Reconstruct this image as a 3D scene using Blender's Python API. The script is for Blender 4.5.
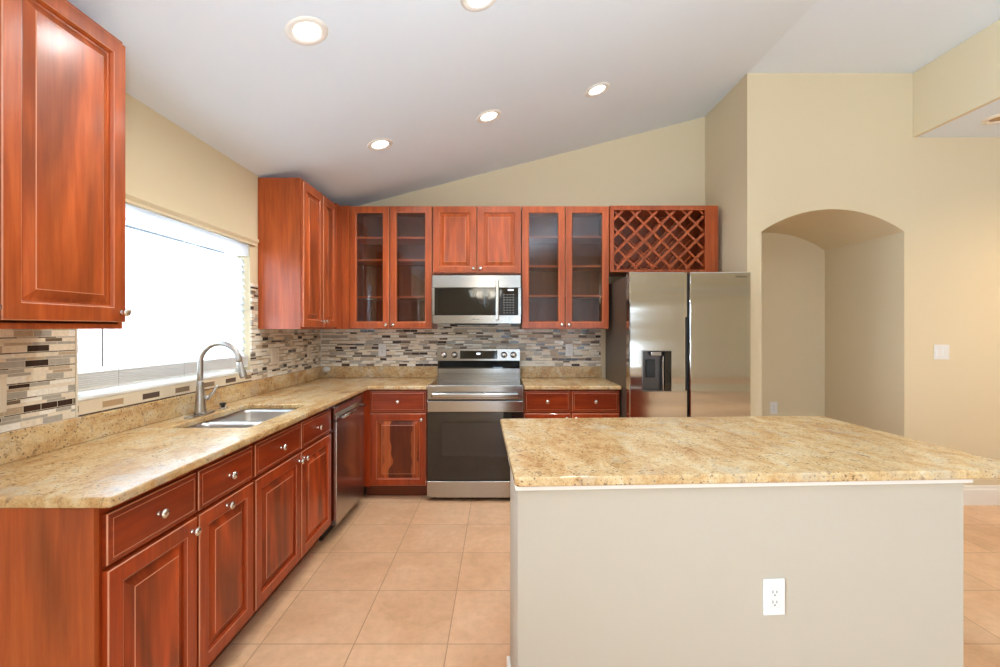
import bpy, bmesh, math, random
from mathutils import Vector, Matrix
random.seed(4)
PI = math.pi
scn = bpy.context.scene
for o in list(bpy.data.objects): bpy.data.objects.remove(o)
C = scn.collection

# ------------------------------------------------------------------ camera
F_PX = 455.0
CAMZ = 1.37
cd = bpy.data.cameras.new('camera'); cam = bpy.data.objects.new('camera', cd); C.objects.link(cam)
cam.location = (0, 0, CAMZ); cam.rotation_euler = (PI/2, 0, 0)
cd.sensor_width = 36; cd.lens = F_PX*36/1000; cd.shift_x = 0.0; cd.shift_y = -0.0045; cd.clip_start = .02
scn.camera = cam

# ------------------------------------------------------------------ world, light, exposure
w = bpy.data.worlds.new('daylight'); scn.world = w; w.use_nodes = True
w.node_tree.nodes['Background'].inputs[0].default_value = (.93, .97, 1, 1)
w.node_tree.nodes['Background'].inputs[1].default_value = .8
vs = scn.view_settings
vs.view_transform = 'Standard'; vs.look = 'None'; vs.gamma = 1; vs.use_curve_mapping = False; vs.exposure = 0.2

def area(name, loc, rot, sx, sy, power, col):
    l = bpy.data.lights.new(name, 'AREA'); l.shape = 'RECTANGLE'; l.size = sx; l.size_y = sy; l.energy = power; l.color = col
    o = bpy.data.objects.new(name, l); C.objects.link(o); o.location = loc; o.rotation_euler = rot
    return o
# daylight through the kitchen window, plus two added fill lights behind unseen, invented openings
area('daylight_kitchen_window', (-2.15, 2.44, 1.50), (0, -PI/2-.35, 0), 1.0, 1.4, 230, (.64, .82, 1))
area('added_rear_fill', (1.6, -4.95, .75), (PI/2+.75, 0, 0), 3.6, 1.6, 115, (.64, .82, 1))  # added fill behind the camera, tilted up to lift the ceiling
area('added_left_fill', (-1.88, -.95, 1.35), (0, -PI/2, 0), 1.4, 2.3, 380, (.64, .82, 1))  # added fill from the left for the alcove and fridge side wall
fl = bpy.data.lights.new('added_ceiling_spot', 'SPOT'); fl.energy = 360; fl.color = (.66, .84, 1); fl.spot_size = 2.7; fl.spot_blend = .7; fl.shadow_soft_size = .15
fo = bpy.data.objects.new('added_ceiling_spot', fl); C.objects.link(fo); fo.location = (.5, -.7, 1.35); fo.rotation_euler = (PI-.25, 0, 0)   # added unseen spot, aimed up to brighten the ceiling

# ------------------------------------------------------------------ mesh helpers
class MB:
    def __init__(s): s.bm = bmesh.new()
    def box(s, x0, x1, y0, y1, z0, z1, bev=0, seg=1):
        b = bmesh.new()
        v = [b.verts.new((x, y, z)) for x in (x0, x1) for y in (y0, y1) for z in (z0, z1)]
        for f in ((0,1,3,2),(4,6,7,5),(0,4,5,1),(2,3,7,6),(0,2,6,4),(1,5,7,3)): b.faces.new([v[i] for i in f])
        if bev: bmesh.ops.bevel(b, geom=list(b.edges), offset=bev, segments=seg, affect='EDGES', profile=.5)
        bmesh.ops.recalc_face_normals(b, faces=b.faces)
        s.add(b); return s
    def add(s, b, mat=None):
        if mat: b.transform(mat)
        me = bpy.data.meshes.new('t'); b.to_mesh(me); b.free(); s.bm.from_mesh(me); bpy.data.meshes.remove(me); return s
    def lathe(s, prof, seg=24, mat=None):
        b = bmesh.new(); rings = []
        for r, z in prof:
            rings.append([b.verts.new((max(r,1e-5)*math.cos(2*PI*i/seg), max(r,1e-5)*math.sin(2*PI*i/seg), z)) for i in range(seg)])
        for a, c in zip(rings, rings[1:]):
            for i in range(seg): b.faces.new((a[i], a[(i+1)%seg], c[(i+1)%seg], c[i]))
        bmesh.ops.remove_doubles(b, verts=b.verts, dist=2e-5)
        bmesh.ops.recalc_face_normals(b, faces=b.faces)
        for f in b.faces: f.smooth = True
        return s.add(b, mat)
    def tube(s, pts, r, seg=12, caps=True):
        b = bmesh.new(); P = [Vector(p) for p in pts]; rr = r if isinstance(r, (list, tuple)) else [r]*len(P); rings = []
        n = None
        for i, p in enumerate(P):
            t = (P[min(i+1, len(P)-1)] - P[max(i-1, 0)]).normalized()
            if n is None: n = t.orthogonal().normalized()
            n = (n - t*n.dot(t)).normalized(); m = t.cross(n)
            rings.append([b.verts.new(p + (n*math.cos(2*PI*k/seg) + m*math.sin(2*PI*k/seg))*rr[i]) for k in range(seg)])
        for a, c in zip(rings, rings[1:]):
            for i in range(seg): b.faces.new((a[i], a[(i+1)%seg], c[(i+1)%seg], c[i]))
        if caps: b.faces.new(rings[0]); b.faces.new(rings[-1])
        bmesh.ops.recalc_face_normals(b, faces=b.faces)
        for f in b.faces: f.smooth = len(f.verts) == 4
        return s.add(b)
    def prism(s, poly, axis, a0, a1, bev=0):
        """poly: 2-D outline; axis 'x','y','z' = the direction of extrusion from a0 to a1"""
        b = bmesh.new()
        def P(u, v, a): return {'y': (u, a, v), 'x': (a, u, v), 'z': (u, v, a)}[axis]
        A = [b.verts.new(P(u, v, a0)) for u, v in poly]; B = [b.verts.new(P(u, v, a1)) for u, v in poly]
        b.faces.new(A); b.faces.new(B)
        for i in range(len(A)): b.faces.new((A[i], A[(i+1)%len(A)], B[(i+1)%len(A)], B[i]))
        bmesh.ops.recalc_face_normals(b, faces=b.faces)
        if bev: bmesh.ops.bevel(b, geom=list(b.edges), offset=bev, segments=2, affect='EDGES', profile=.5)
        return s.add(b)
    def rings(s, w, h, prof, close_front=True, close_back=True, edge=()):
        """concentric rectangle rings in x/z, front towards -y; prof = [(inset, y)]"""
        b = bmesh.new(); R = []
        for i, y in prof:
            R.append([b.verts.new(p) for p in ((i, y, i), (w-i, y, i), (w-i, y, h-i), (i, y, h-i))])
        for q, (a, c) in enumerate(zip(R, R[1:])):
            for k in range(4): b.faces.new((a[k], a[(k+1)%4], c[(k+1)%4], c[k])).material_index = 1 if q in edge else 0
        if close_front: b.faces.new(R[-1])
        if close_back: b.faces.new(R[0])
        bmesh.ops.recalc_face_normals(b, faces=b.faces)
        return s.add(b)
    def shift(s, x, y, z): s.bm.transform(Matrix.Translation((x, y, z))); return s
    def build(s, name, mat, parent=None, shift=None, smooth=False):
        me = bpy.data.meshes.new(name); s.bm.to_mesh(me); s.bm.free()
        o = bpy.data.objects.new(name, me); C.objects.link(o); me.materials.append(mat)
        if parent: o.parent = parent
        return o

def empty(name, loc, rz=0):
    o = bpy.data.objects.new(name, None); C.objects.link(o); o.location = loc; o.rotation_euler = (0, 0, rz)
    o.empty_display_size = .05; return o
def tag(o, label, cat, group=None):
    o['label'] = label; o['category'] = cat
    if group: o['group'] = group
    return o
def thing(name, label, cat, loc=(0,0,0), rz=0, group=None): return tag(empty(name, loc, rz), label, cat, group)
def struct(name, mb, mat, parent=None):
    o = mb.build(name, mat, parent)
    if not parent: o['kind'] = 'structure'
    return o
def copy_tree(o, parent=None):
    c = o.copy(); C.objects.link(c)
    if parent: c.parent = parent
    for ch in list(o.children): copy_tree(ch, c)
    return c

# ------------------------------------------------------------------ materials
def srgb(r, g, b):
    f = lambda c: (c/255/12.92) if c/255 <= .04045 else ((c/255+.055)/1.055)**2.4
    return (f(r), f(g), f(b), 1)
class NT:
    def __init__(s, name, **kw):
        s.m = bpy.data.materials.new(name); s.m.use_nodes = True; s.n = s.m.node_tree.nodes; s.l = s.m.node_tree.links
        s.b = s.n['Principled BSDF']; s.out = s.n['Material Output']
        for k, v in kw.items(): s.set(k.replace('_', ' '), v)
    def set(s, k, v):
        i = s.b.inputs[k]
        if hasattr(v, 'is_linked') or isinstance(v, bpy.types.NodeSocket): s.l.new(v, i)
        else: i.default_value = v
    def inp(s, sock, v):
        if isinstance(v, bpy.types.NodeSocket): s.l.new(v, sock)
        else: sock.default_value = v
    def math(s, op, a, b=0, c=0, clamp=False):
        n = s.n.new('ShaderNodeMath'); n.operation = op; n.use_clamp = clamp
        s.inp(n.inputs[0], a); s.inp(n.inputs[1], b); s.inp(n.inputs[2], c); return n.outputs[0]
    def coord(s, kind='Object'): return s.n.new('ShaderNodeTexCoord').outputs[kind]
    def mapping(s, v, scale=(1,1,1), loc=(0,0,0), rot=(0,0,0)):
        n = s.n.new('ShaderNodeMapping'); s.l.new(v, n.inputs[0]); n.inputs[1].default_value = loc; n.inputs[2].default_value = rot; n.inputs[3].default_value = scale; return n.outputs[0]
    def noise(s, v, scale=5, detail=3, rough=.5, dist=0, out='Fac'):
        n = s.n.new('ShaderNodeTexNoise'); s.l.new(v, n.inputs['Vector']); n.inputs['Scale'].default_value = scale
        n.inputs['Detail'].default_value = detail; n.inputs['Roughness'].default_value = rough; n.inputs['Distortion'].default_value = dist
        return n.outputs[out]
    def ramp(s, f, stops, interp='LINEAR'):
        n = s.n.new('ShaderNodeValToRGB'); s.inp(n.inputs[0], f); r = n.color_ramp; r.interpolation = interp
        while len(r.elements) < len(stops): r.elements.new(.5)
        for e, (p, c) in zip(r.elements, stops): e.position = p; e.color = c
        return n.outputs[0]
    def mix(s, f, a, b, mode='MIX'):
        n = s.n.new('ShaderNodeMix'); n.data_type = 'RGBA'; n.blend_type = mode
        s.inp(n.inputs[0], f); s.inp(n.inputs[6], a); s.inp(n.inputs[7], b); return n.outputs[2]
    def bump(s, h, strength=.2, dist=.002):
        n = s.n.new('ShaderNodeBump'); s.l.new(h, n.inputs['Height']); n.inputs['Strength'].default_value = strength; n.inputs['Distance'].default_value = dist
        s.l.new(n.outputs[0], s.b.inputs['Normal'])
    def sep(s, v):
        n = s.n.new('ShaderNodeSeparateXYZ'); s.l.new(v, n.inputs[0]); return n.outputs
    def comb(s, x, y, z=0):
        n = s.n.new('ShaderNodeCombineXYZ'); s.inp(n.inputs[0], x); s.inp(n.inputs[1], y); s.inp(n.inputs[2], z); return n.outputs[0]
    def rand(s): return s.n.new('ShaderNodeObjectInfo').outputs['Random']
def g1(v): return (v, v, v, 1)

def simple(name, col, rough=.5, metal=0, coat=0, emis=0, ecol=None):
    t = NT(name); t.set('Base Color', col); t.set('Roughness', rough); t.set('Metallic', metal); t.set('Coat Weight', coat)
    if emis: t.set('Emission Color', ecol or col); t.set('Emission Strength', emis)
    return t.m

def paint(name, col, bump=.15):
    t = NT(name); c = t.coord(); n = t.noise(c, 90, 3); t.set('Base Color', col); t.set('Roughness', .75); t.bump(n, bump, .0015); return t.m
M = {}
M['wall'] = paint('beige_wall_paint', srgb(219, 202, 168))
M['ceil'] = paint('ceiling_paint', srgb(226, 233, 240), .3)
M['trim'] = simple('white_trim_paint', srgb(235, 230, 222), .35)
M['island'] = paint('island_wall_paint', srgb(188, 176, 157), .08)
M['white'] = simple('white_plastic', srgb(226, 224, 220), .35)
M['ivory'] = simple('ivory_plastic', srgb(226, 212, 190), .4)
M['slot'] = simple('slot_dark', srgb(70, 62, 55), .5)

def cherry(name, dark=1.0, vary=.5, grain_axis='z', boards=False, sat=1.0):
    t = NT(name); c = t.coord(); r = t.rand()
    off = t.comb(t.math('MULTIPLY', r, 37.0), t.math('MULTIPLY', r, 11.0), t.math('MULTIPLY', r, 5.0))
    a = t.n.new('ShaderNodeVectorMath'); a.operation = 'ADD'; t.l.new(c, a.inputs[0]); t.l.new(off, a.inputs[1]); v = a.outputs[0]
    sc = {'z': (1, 1, .07), 'x': (.07, 1, 1), 'y': (1, .07, 1)}[grain_axis]
    sc2 = {'z': (1, 1, .22), 'x': (.22, 1, 1), 'y': (1, .22, 1)}[grain_axis]
    g = t.noise(t.mapping(v, sc), 42, 6, .62, .3)
    big = t.noise(t.mapping(v, sc2), 7, 2, .5, .6)
    def k(R, G, B): q = srgb(R, G, B); return (q[0]*dark, q[1]*dark*sat, q[2]*dark*sat*sat, 1)
    col = t.ramp(g, [(.25, k(152, 64, 26)), (.5, k(177, 82, 34)), (.72, k(194, 97, 46))])
    lo = t.ramp(big, [(.38, g1(1-vary*.55)), (.62, g1(1+vary*.25))])
    col = t.mix(1, col, lo, 'MULTIPLY')
    rr = t.ramp(r, [(0, (.92, .88, .86, 1)), (1, (1.04, 1.05, 1.04, 1))])
    col = t.mix(1, col, rr, 'MULTIPLY')
    if boards:
        s = t.sep(v); wob = t.noise(t.mapping(v, (2.5, 1, 1.2)), 4, 2, .5, .2)
        bx = t.math('ADD', t.math('MULTIPLY', s[0], 17.0), t.math('MULTIPLY', wob, 2.2))
        wn = t.n.new('ShaderNodeTexWhiteNoise'); wn.noise_dimensions = '1D'; t.l.new(t.math('FLOOR', bx), wn.inputs['W'])
        f = t.ramp(wn.outputs['Value'], [(0, (.36, .30, .28, 1)), (.42, (.95, .95, .95, 1)), (.7, (1.5, 1.8, 2.0, 1))], 'CONSTANT')
        col = t.mix(.95, col, t.mix(1, col, f, 'MULTIPLY'))
    t.set('Base Color', col); t.set('Roughness', .36); t.set('Coat Weight', .28); t.set('Coat Roughness', .18); t.set('Specular IOR Level', .35)
    t.bump(g, .06, .001)
    return t.m
M['cherry'] = cherry('cherry_wood', 1.0, .35)
M['cherry_panel'] = cherry('cherry_panel_wood', 1.0, .75)
M['cherry_boards'] = cherry('cherry_streaked_wood', 1.0, .6, 'z', True)
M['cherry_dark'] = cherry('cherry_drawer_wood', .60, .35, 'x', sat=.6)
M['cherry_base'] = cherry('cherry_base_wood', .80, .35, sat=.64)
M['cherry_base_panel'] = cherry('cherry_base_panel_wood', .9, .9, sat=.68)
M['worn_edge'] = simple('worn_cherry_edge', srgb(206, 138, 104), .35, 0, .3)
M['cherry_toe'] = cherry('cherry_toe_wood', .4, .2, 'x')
M['shelf'] = cherry('cabinet_shelf_wood', 1.35, .2, 'x')
M['interior'] = cherry('cabinet_interior_wood', .55, .3)

def granite(name):
    t = NT(name); c = t.coord()
    v = t.mapping(c, (1, .5, 1), rot=(0, 0, .6))
    big = t.noise(v, 9, 8, .74, .5)
    col = t.ramp(big, [(.32, srgb(168, 122, 76)), (.43, srgb(194, 155, 104)), (.54, srgb(209, 179, 132)), (.66, srgb(215, 196, 163))])
    fine = t.noise(c, 110, 4, .8)
    col = t.mix(1, col, t.ramp(fine, [(.34, (.66, .57, .48, 1)), (.47, (1, 1, 1, 1)), (.64, (1.10, 1.09, 1.07, 1))]), 'MULTIPLY')
    med = t.noise(c, 34, 6, .78, .4)
    col = t.mix(t.ramp(med, [(.36, g1(.75)), (.44, g1(0))]), col, srgb(118, 84, 56))
    v2 = t.n.new('ShaderNodeTexVoronoi'); t.l.new(c, v2.inputs['Vector']); v2.inputs['Scale'].default_value = 70
    dots = t.math('LESS_THAN', v2.outputs['Distance'], .25)
    gate = t.math('GREATER_THAN', t.noise(c, 12, 3, .6), .50)
    col = t.mix(t.math('MULTIPLY', t.math('MULTIPLY', dots, gate), .7), col, srgb(70, 52, 42))
    gr = t.ramp(t.noise(c, 6, 4, .6), [(.55, g1(0)), (.68, g1(.45))])
    col = t.mix(gr, col, srgb(196, 188, 168))
    t.set('Base Color', col); t.set('Roughness', .19); t.set('Specular IOR Level', .5); return t.m
M['granite'] = granite('gold_granite')

def steel(name, col=(.44, .425, .405, 1), rough=.2, axis='x', wave=0, an=.6):
    t = NT(name); c = t.coord(); sc = (.6, 1, 260) if axis == 'x' else (260, 260, .6)
    n = t.noise(t.mapping(c, sc), 3, 3, .6)
    t.set('Base Color', col); t.set('Metallic', 1.0)
    t.set('Roughness', t.ramp(n, [(.3, g1(rough*.8)), (.7, g1(rough*1.25))]))
    t.set('Anisotropic', an)
    tg = t.n.new('ShaderNodeTangent'); tg.direction_type = 'RADIAL'; tg.axis = 'Z'; t.l.new(tg.outputs[0], t.b.inputs['Tangent'])
    t.set('Anisotropic Rotation', 0.0 if axis == 'z' else .25)
    if wave:
        n2 = t.noise(t.mapping(c, (.14, 1, 2.7)), 2.0, 1, .4); t.bump(n2, wave, .012)
    return t.m
M['steel'] = steel('brushed_steel')
M['fridge_steel'] = steel('fridge_door_steel', (.60, .57, .53, 1), .12, 'z', 1.1, .6)
M['dw_steel'] = steel('dishwasher_steel', (.45, .42, .40, 1), .2)
M['sink_steel'] = simple('sink_satin_steel', (.62, .61, .60, 1), .28, 1)
M['nickel'] = simple('satin_nickel', (.72, .69, .64, 1), .26, 1)
M['faucet'] = simple('brushed_nickel_faucet', (.46, .43, .39, 1), .3, 1)
M['darkside'] = simple('fridge_side_grey', srgb(92, 80, 68), .42, .3)
M['blackglass'] = simple('black_glass', (.012, .011, .010, 1), .05, 0, .5)
M['black'] = simple('black_plastic', (.012, .012, .012, 1), .35)
M['ovenwin'] = simple('oven_window_glass', (.03, .026, .022, 1), .08, 0, .3)
M['digit'] = simple('clock_digits', (.8, .9, 1, 1), .5, 0, 0, 2.0, (.85, .93, 1, 1))
M['print'] = simple('panel_print', (.45, .43, .40, 1), .5)
M['logo'] = simple('logo_grey', (.10, .075, .05, 1), .4)
M['lens'] = simple('lamp_lens', (1, .95, .85, 1), .5, 0, 0, 6, (1, .95, .86, 1))
M['bell'] = simple('frosted_bell_glass', (1, .93, .8, 1), .4, 0, 0, 2.6, (1, .82, .55, 1))

def glass(name, tint=(1, 1, 1, 1), refl=.12):
    t = NT(name); n = t.n; tr = n.new('ShaderNodeBsdfTransparent'); tr.inputs[0].default_value = tint
    gl = n.new('ShaderNodeBsdfGlossy'); gl.inputs['Roughness'].default_value = .02
    fr = n.new('ShaderNodeFresnel'); fr.inputs[0].default_value = 1.5
    f = t.math('ADD', fr.outputs[0], refl - .04, clamp=True)
    mx = n.new('ShaderNodeMixShader'); t.l.new(f, mx.inputs[0]); t.l.new(tr.outputs[0], mx.inputs[1]); t.l.new(gl.outputs[0], mx.inputs[2])
    t.l.new(mx.outputs[0], t.out.inputs[0]); return t.m
M['glass'] = glass('window_glass')
M['cab_glass'] = glass('cabinet_door_glass', (.93, .93, .92, 1), .04)

def slat_mat():
    t = NT('white_slat'); t.set('Base Color', (.9, .9, .9, 1)); t.set('Roughness', .45)
    tl = t.n.new('ShaderNodeBsdfTranslucent'); tl.inputs[0].default_value = (.78, .79, .8, 1)
    mx = t.n.new('ShaderNodeMixShader'); mx.inputs[0].default_value = .5
    t.l.new(t.b.outputs[0], mx.inputs[1]); t.l.new(tl.outputs[0], mx.inputs[2]); t.l.new(mx.outputs[0], t.out.inputs[0]); return t.m
M['slat'] = slat_mat()
M['blindwhite'] = simple('blind_white', (.86, .85, .83, 1), .4)

def floor_mat():
    t = NT('floor_tile'); c = t.coord(); s = t.sep(c); P = .4065
    u = t.math('DIVIDE', t.math('ADD', s[0], .634+P*20), P); v = t.math('DIVIDE', t.math('SUBTRACT', s[1], 1.979-.4035*20), .4035)
    fu = t.math('FRACT', u); fv = t.math('FRACT', v)
    e = t.math('MINIMUM', t.math('MINIMUM', fu, t.math('SUBTRACT', 1, fu)), t.math('MINIMUM', fv, t.math('SUBTRACT', 1, fv)))
    gm = t.math('LESS_THAN', e, .0055)
    wn = t.n.new('ShaderNodeTexWhiteNoise'); wn.noise_dimensions = '2D'; t.l.new(t.comb(t.math('FLOOR', u), t.math('FLOOR', v)), wn.inputs['Vector'])
    n = t.noise(c, 3.2, 6, .62, .5)
    col = t.ramp(n, [(.3, srgb(214, 168, 127)), (.5, srgb(226, 182, 142)), (.7, srgb(234, 195, 157))])
    col = t.mix(1, col, t.ramp(wn.outputs['Value'], [(0, (.94, .93, .92, 1)), (1, (1.04, 1.04, 1.03, 1))]), 'MULTIPLY')
    n2 = t.noise(c, 22, 5, .7)
    col = t.mix(1, col, t.ramp(n2, [(.35, (.93, .92, .9, 1)), (.6, (1.03, 1.03, 1.03, 1))]), 'MULTIPLY')
    col = t.mix(gm, col, srgb(182, 140, 106))
    t.set('Base Color', col); t.set('Roughness', .33); t.set('Specular IOR Level', .4)
    t.bump(t.math('MINIMUM', e, .015), .6, .08); return t.m
M['floor'] = floor_mat()

def mosaic(name, axis):
    """rows of unequal height of stone and glass sticks; axis = the horizontal object axis the courses run along"""
    t = NT(name); s = t.sep(t.coord()); h = s[0] if axis == 'x' else s[1]; z = t.math('SUBTRACT', s[2], 1.02)
    P = .0535; q = t.math('DIVIDE', t.math('ADD', z, P*4), P); per = t.math('FLOOR', q); f = t.math('MULTIPLY', t.math('FRACT', q), P)
    # courses inside one period: tall .000-.0225, thin .0245-.0335, middle .0355-.0475, liner .0495-.0525
    edges = [0, .0235, .0345, .0485]
    idx = t.math('ADD', t.math('ADD', t.math('GREATER_THAN', f, edges[1]), t.math('GREATER_THAN', f, edges[2])), t.math('GREATER_THAN', f, edges[3]))
    base = t.math('ADD', t.math('ADD', t.math('MULTIPLY', t.math('GREATER_THAN', f, edges[1]), edges[1]), t.math('MULTIPLY', t.math('GREATER_THAN', f, edges[2]), edges[2]-edges[1])), t.math('MULTIPLY', t.math('GREATER_THAN', f, edges[3]), edges[3]-edges[2]))
    gz = t.math('LESS_THAN', t.math('SUBTRACT', f, base), .0016)
    row = t.math('ADD', t.math('MULTIPLY', per, 4), idx)
    wr = t.n.new('ShaderNodeTexWhiteNoise'); wr.noise_dimensions = '1D'; t.l.new(row, wr.inputs['W'])
    L = t.math('ADD', .062, t.math('MULTIPLY', wr.outputs['Value'], .035))
    a = t.math('DIVIDE', t.math('ADD', t.math('ADD', h, 20), t.math('MULTIPLY', wr.outputs['Value'], .7)), L)
    cell = t.math('FLOOR', a); fx = t.math('MULTIPLY', t.math('FRACT', a), L)
    gx = t.math('LESS_THAN', fx, .0018)
    wc = t.n.new('ShaderNodeTexWhiteNoise'); wc.noise_dimensions = '2D'; t.l.new(t.comb(cell, row), wc.inputs['Vector'])
    cr, tn, gy, dk, wt = srgb(232, 217, 194), srgb(188, 166, 138), srgb(172, 163, 150), srgb(66, 50, 42), srgb(240, 233, 220)
    main = t.ramp(wc.outputs['Value'], [(0, dk), (.13, cr), (.40, tn), (.52, wt), (.78, gy), (.93, srgb(112, 92, 72))], 'CONSTANT')
    thin = t.ramp(wc.outputs['Value'], [(0, tn), (.35, cr), (.7, gy)], 'CONSTANT')
    liner = t.ramp(wc.outputs['Value'], [(0, srgb(66, 50, 40)), (.55, gy)], 'CONSTANT')
    i1 = t.math('COMPARE', idx, 1, .2); i3 = t.math('COMPARE', idx, 3, .2)
    col = t.mix(i1, main, thin); col = t.mix(i3, col, liner)
    n = t.noise(t.mapping(t.coord(), (1, 1, 2)), 60, 4, .6)
    col = t.mix(1, col, t.ramp(n, [(.3, (.86, .85, .83, 1)), (.65, (1.06, 1.05, 1.04, 1))]), 'MULTIPLY')
    gm = t.math('MAXIMUM', gz, gx)
    col = t.mix(gm, col, srgb(220, 208, 186)); t.set('Base Color', col)
    t.set('Roughness', t.math('ADD', .12, t.math('MULTIPLY', t.math('GREATER_THAN', wc.outputs['Value'], .2), .3)))
    t.bump(t.math('SUBTRACT', 1, gm), .3, .001); return t.m
M['mosaic_x'] = mosaic('mosaic_tile_back', 'x'); M['mosaic_y'] = mosaic('mosaic_tile_left', 'y')

def border_mat():
    t = NT('border_tile'); s = t.sep(t.coord()); a = t.math('DIVIDE', t.math('ADD', s[1], 20), .108)
    cell = t.math('FLOOR', a); fx = t.math('FRACT', a); odd = t.math('MODULO', cell, 2)
    wc = t.n.new('ShaderNodeTexWhiteNoise'); wc.noise_dimensions = '1D'; t.l.new(cell, wc.inputs['W'])
    dk = t.ramp(wc.outputs['Value'], [(0, srgb(92, 74, 62)), (.5, srgb(132, 108, 84)), (.8, srgb(178, 146, 108))], 'CONSTANT')
    inz = t.math('MULTIPLY', t.math('GREATER_THAN', s[2], 1.037), t.math('LESS_THAN', s[2], 1.063))
    f = t.math('MULTIPLY', odd, inz)
    low = t.math('LESS_THAN', s[2], 1.0255)
    col = t.mix(f, srgb(224, 206, 178), dk); col = t.mix(low, col, srgb(70, 54, 42))
    col = t.mix(t.math('LESS_THAN', fx, .02), col, srgb(206, 188, 160))
    t.set('Base Color', col); t.set('Roughness', .3); return t.m
M['border'] = border_mat()

# ================================================================== SETTING
XW = -1.69; YB = 4.28; XS = 1.93; YR = 3.55; SL = .257; Z0 = 2.437; ZF = Z0 + SL*(XS - XW); XE = 6.4; YN = -4.6
struct('floor', MB().box(XW-.2, XE+.2, YN-.2, YB+.4, -.12, 0), M['floor'])
# left wall with the kitchen window and an unseen living room window, added for light
WY0, WY1, WZ0, WZ1 = 1.81, 3.076, 1.085, 1.94
LY0, LY1, LZ0, LZ1 = -2.2, .3, .6, 2.1
mb = MB()
T = XW-.16
for y0, y1, z0, z1 in ((YN, LY0, 0, Z0), (LY0, LY1, 0, LZ0), (LY0, LY1, LZ1, Z0), (LY1, WY0, 0, Z0), (WY0, WY1, 0, WZ0), (WY0, WY1, WZ1, Z0), (WY1, YB+.15, 0, Z0)):
    mb.box(T, XW, y0, y1, z0, z1)
struct('wall_left', mb, M['wall'])
struct('wall_back', MB().prism([(XW, 0), (XS+.15, 0), (XS+.15, ZF), (XS, ZF), (XW, Z0)], 'y', YB, YB+.15), M['wall'])
struct('wall_fridge_side', MB().box(XS, XS+.10, YR+.003, YB, 0, ZF), M['wall'])
# right-hand wall with an arched alcove
AX0, AX1, AZS, AZP, AD = 2.04, 3.155, 2.130, 2.305, 4.417
hw = (AX1-AX0)/2; rise = AZP-AZS; R_ = (hw*hw+rise*rise)/(2*rise); NA = 28
def arch(x): return AZP - R_ + math.sqrt(max(R_*R_ - (x-(AX0+AX1)/2)**2, 0))
b = bmesh.new()
def quad(pts): b.faces.new([b.verts.new(p) for p in pts])
quad([(XS, YR, 0), (AX0, YR, 0), (AX0, YR, ZF), (XS, YR, ZF)])
quad([(AX1, YR, 0), (XE, YR, 0), (XE, YR, ZF), (AX1, YR, ZF)])
for i in range(NA):
    xa = AX0+(AX1-AX0)*i/NA; xb = AX0+(AX1-AX0)*(i+1)/NA; za, zb = arch(xa), arch(xb)
    quad([(xa, YR, za), (xb, YR, zb), (xb, YR, ZF), (xa, YR, ZF)])
    quad([(xa, YR, za), (xb, YR, zb), (xb, AD, zb), (xa, AD, za)])
    quad([(xa, AD, 0), (xb, AD, 0), (xb, AD, zb), (xa, AD, za)])
quad([(AX0, YR, 0), (AX0, AD, 0), (AX0, AD, AZS), (AX0, YR, AZS)])
quad([(AX1, YR, 0), (AX1, AD, 0), (AX1, AD, AZS), (AX1, YR, AZS)])
bmesh.ops.remove_doubles(b, verts=b.verts, dist=1e-4)
mb = MB(); mb.add(b); struct('wall_right_back', mb, M['wall'])
struct('wall_right', MB().box(XE, XE+.12, YN, YR, 0, 3.0), M['wall'])
# rear wall with a wide unseen patio door opening, added for daylight
mb = MB()
for x0, x1, z0, z1 in ((XW, -.2, 0, ZF), (-.2, 3.4, 2.3, ZF), (3.4, XE, 0, ZF)): mb.box(x0, x1, YN-.12, YN, z0, z1)
struct('wall_rear', mb, M['wall'])
mb = MB()
for x in (-.2, .98, 2.18, 3.36): mb.box(x, x+.05, YN-.08, YN-.02, 0.0, 2.3)
mb.box(-.2, 3.41, YN-.08, YN-.02, 0, .06); mb.box(-.2, 3.41, YN-.08, YN-.02, 2.24, 2.3)
d = struct('door_1', mb, M['trim'])
MB().box(-.15, 3.36, YN-.055, YN-.045, .06, 2.24).build('pane', M['glass'], d)
# ceilings
struct('ceiling', MB().prism([(XW-.16, Z0-SL*.16), (XS, ZF), (XE+.1, ZF), (XE+.1, ZF+.12), (XS, ZF+.12), (XW-.16, Z0+.12)], 'y', YN-.12, YB+.2), M['ceil'])
BX, BZ = 3.22, 2.868
struct('wall_bulkhead', MB().box(BX, BX+.03, YN, YR-.002, BZ-.002, ZF-.002), M['wall'])
struct('ceiling_lower', MB().box(BX+.0301, XE, YN, YR-.002, BZ-.002, BZ+.03), M['ceil'])
# baseboards
def baseboard(name, x0, x1, y):
    struct(name, MB().prism([(y, 0), (y-.014, 0), (y-.014, .118), (y-.009, .130), (y-.009, .142), (y-.003, .152), (y, .152)], 'x', x0, x1), M['trim'])
baseboard('baseboard_right', AX1, XE, YR)
baseboard('baseboard_alcove', AX0, AX1, AD)
# kitchen window
mb = MB(); X1 = XW-.13
for y0, y1, z0, z1 in ((WY0, WY0+.05, WZ0, WZ1), (WY1-.05, WY1, WZ0, WZ1), (WY0+.05, WY1-.05, WZ0, WZ0+.05), (WY0+.05, WY1-.05, WZ1-.05, WZ1), (WY0+.05, WY1-.05, 1.50, 1.54)):
    mb.box(X1, X1+.05, y0, y1, z0, z1, .004)
wf = struct('window_1', mb, M['trim'])
MB().box(X1+.02, X1+.028, WY0+.045, WY1-.045, WZ0+.045, WZ1-.045).build('pane', M['glass'], wf)
mb = MB()
for y0, y1, z0, z1 in ((LY0, LY0+.05, LZ0, LZ1), (LY1-.05, LY1, LZ0, LZ1), (LY0+.05, LY1-.05, LZ0, LZ0+.05), (LY0+.05, LY1-.05, LZ1-.05, LZ1), (-.98, -.93, LZ0+.05, LZ1-.05)):
    mb.box(X1, X1+.05, y0, y1, z0, z1)
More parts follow.
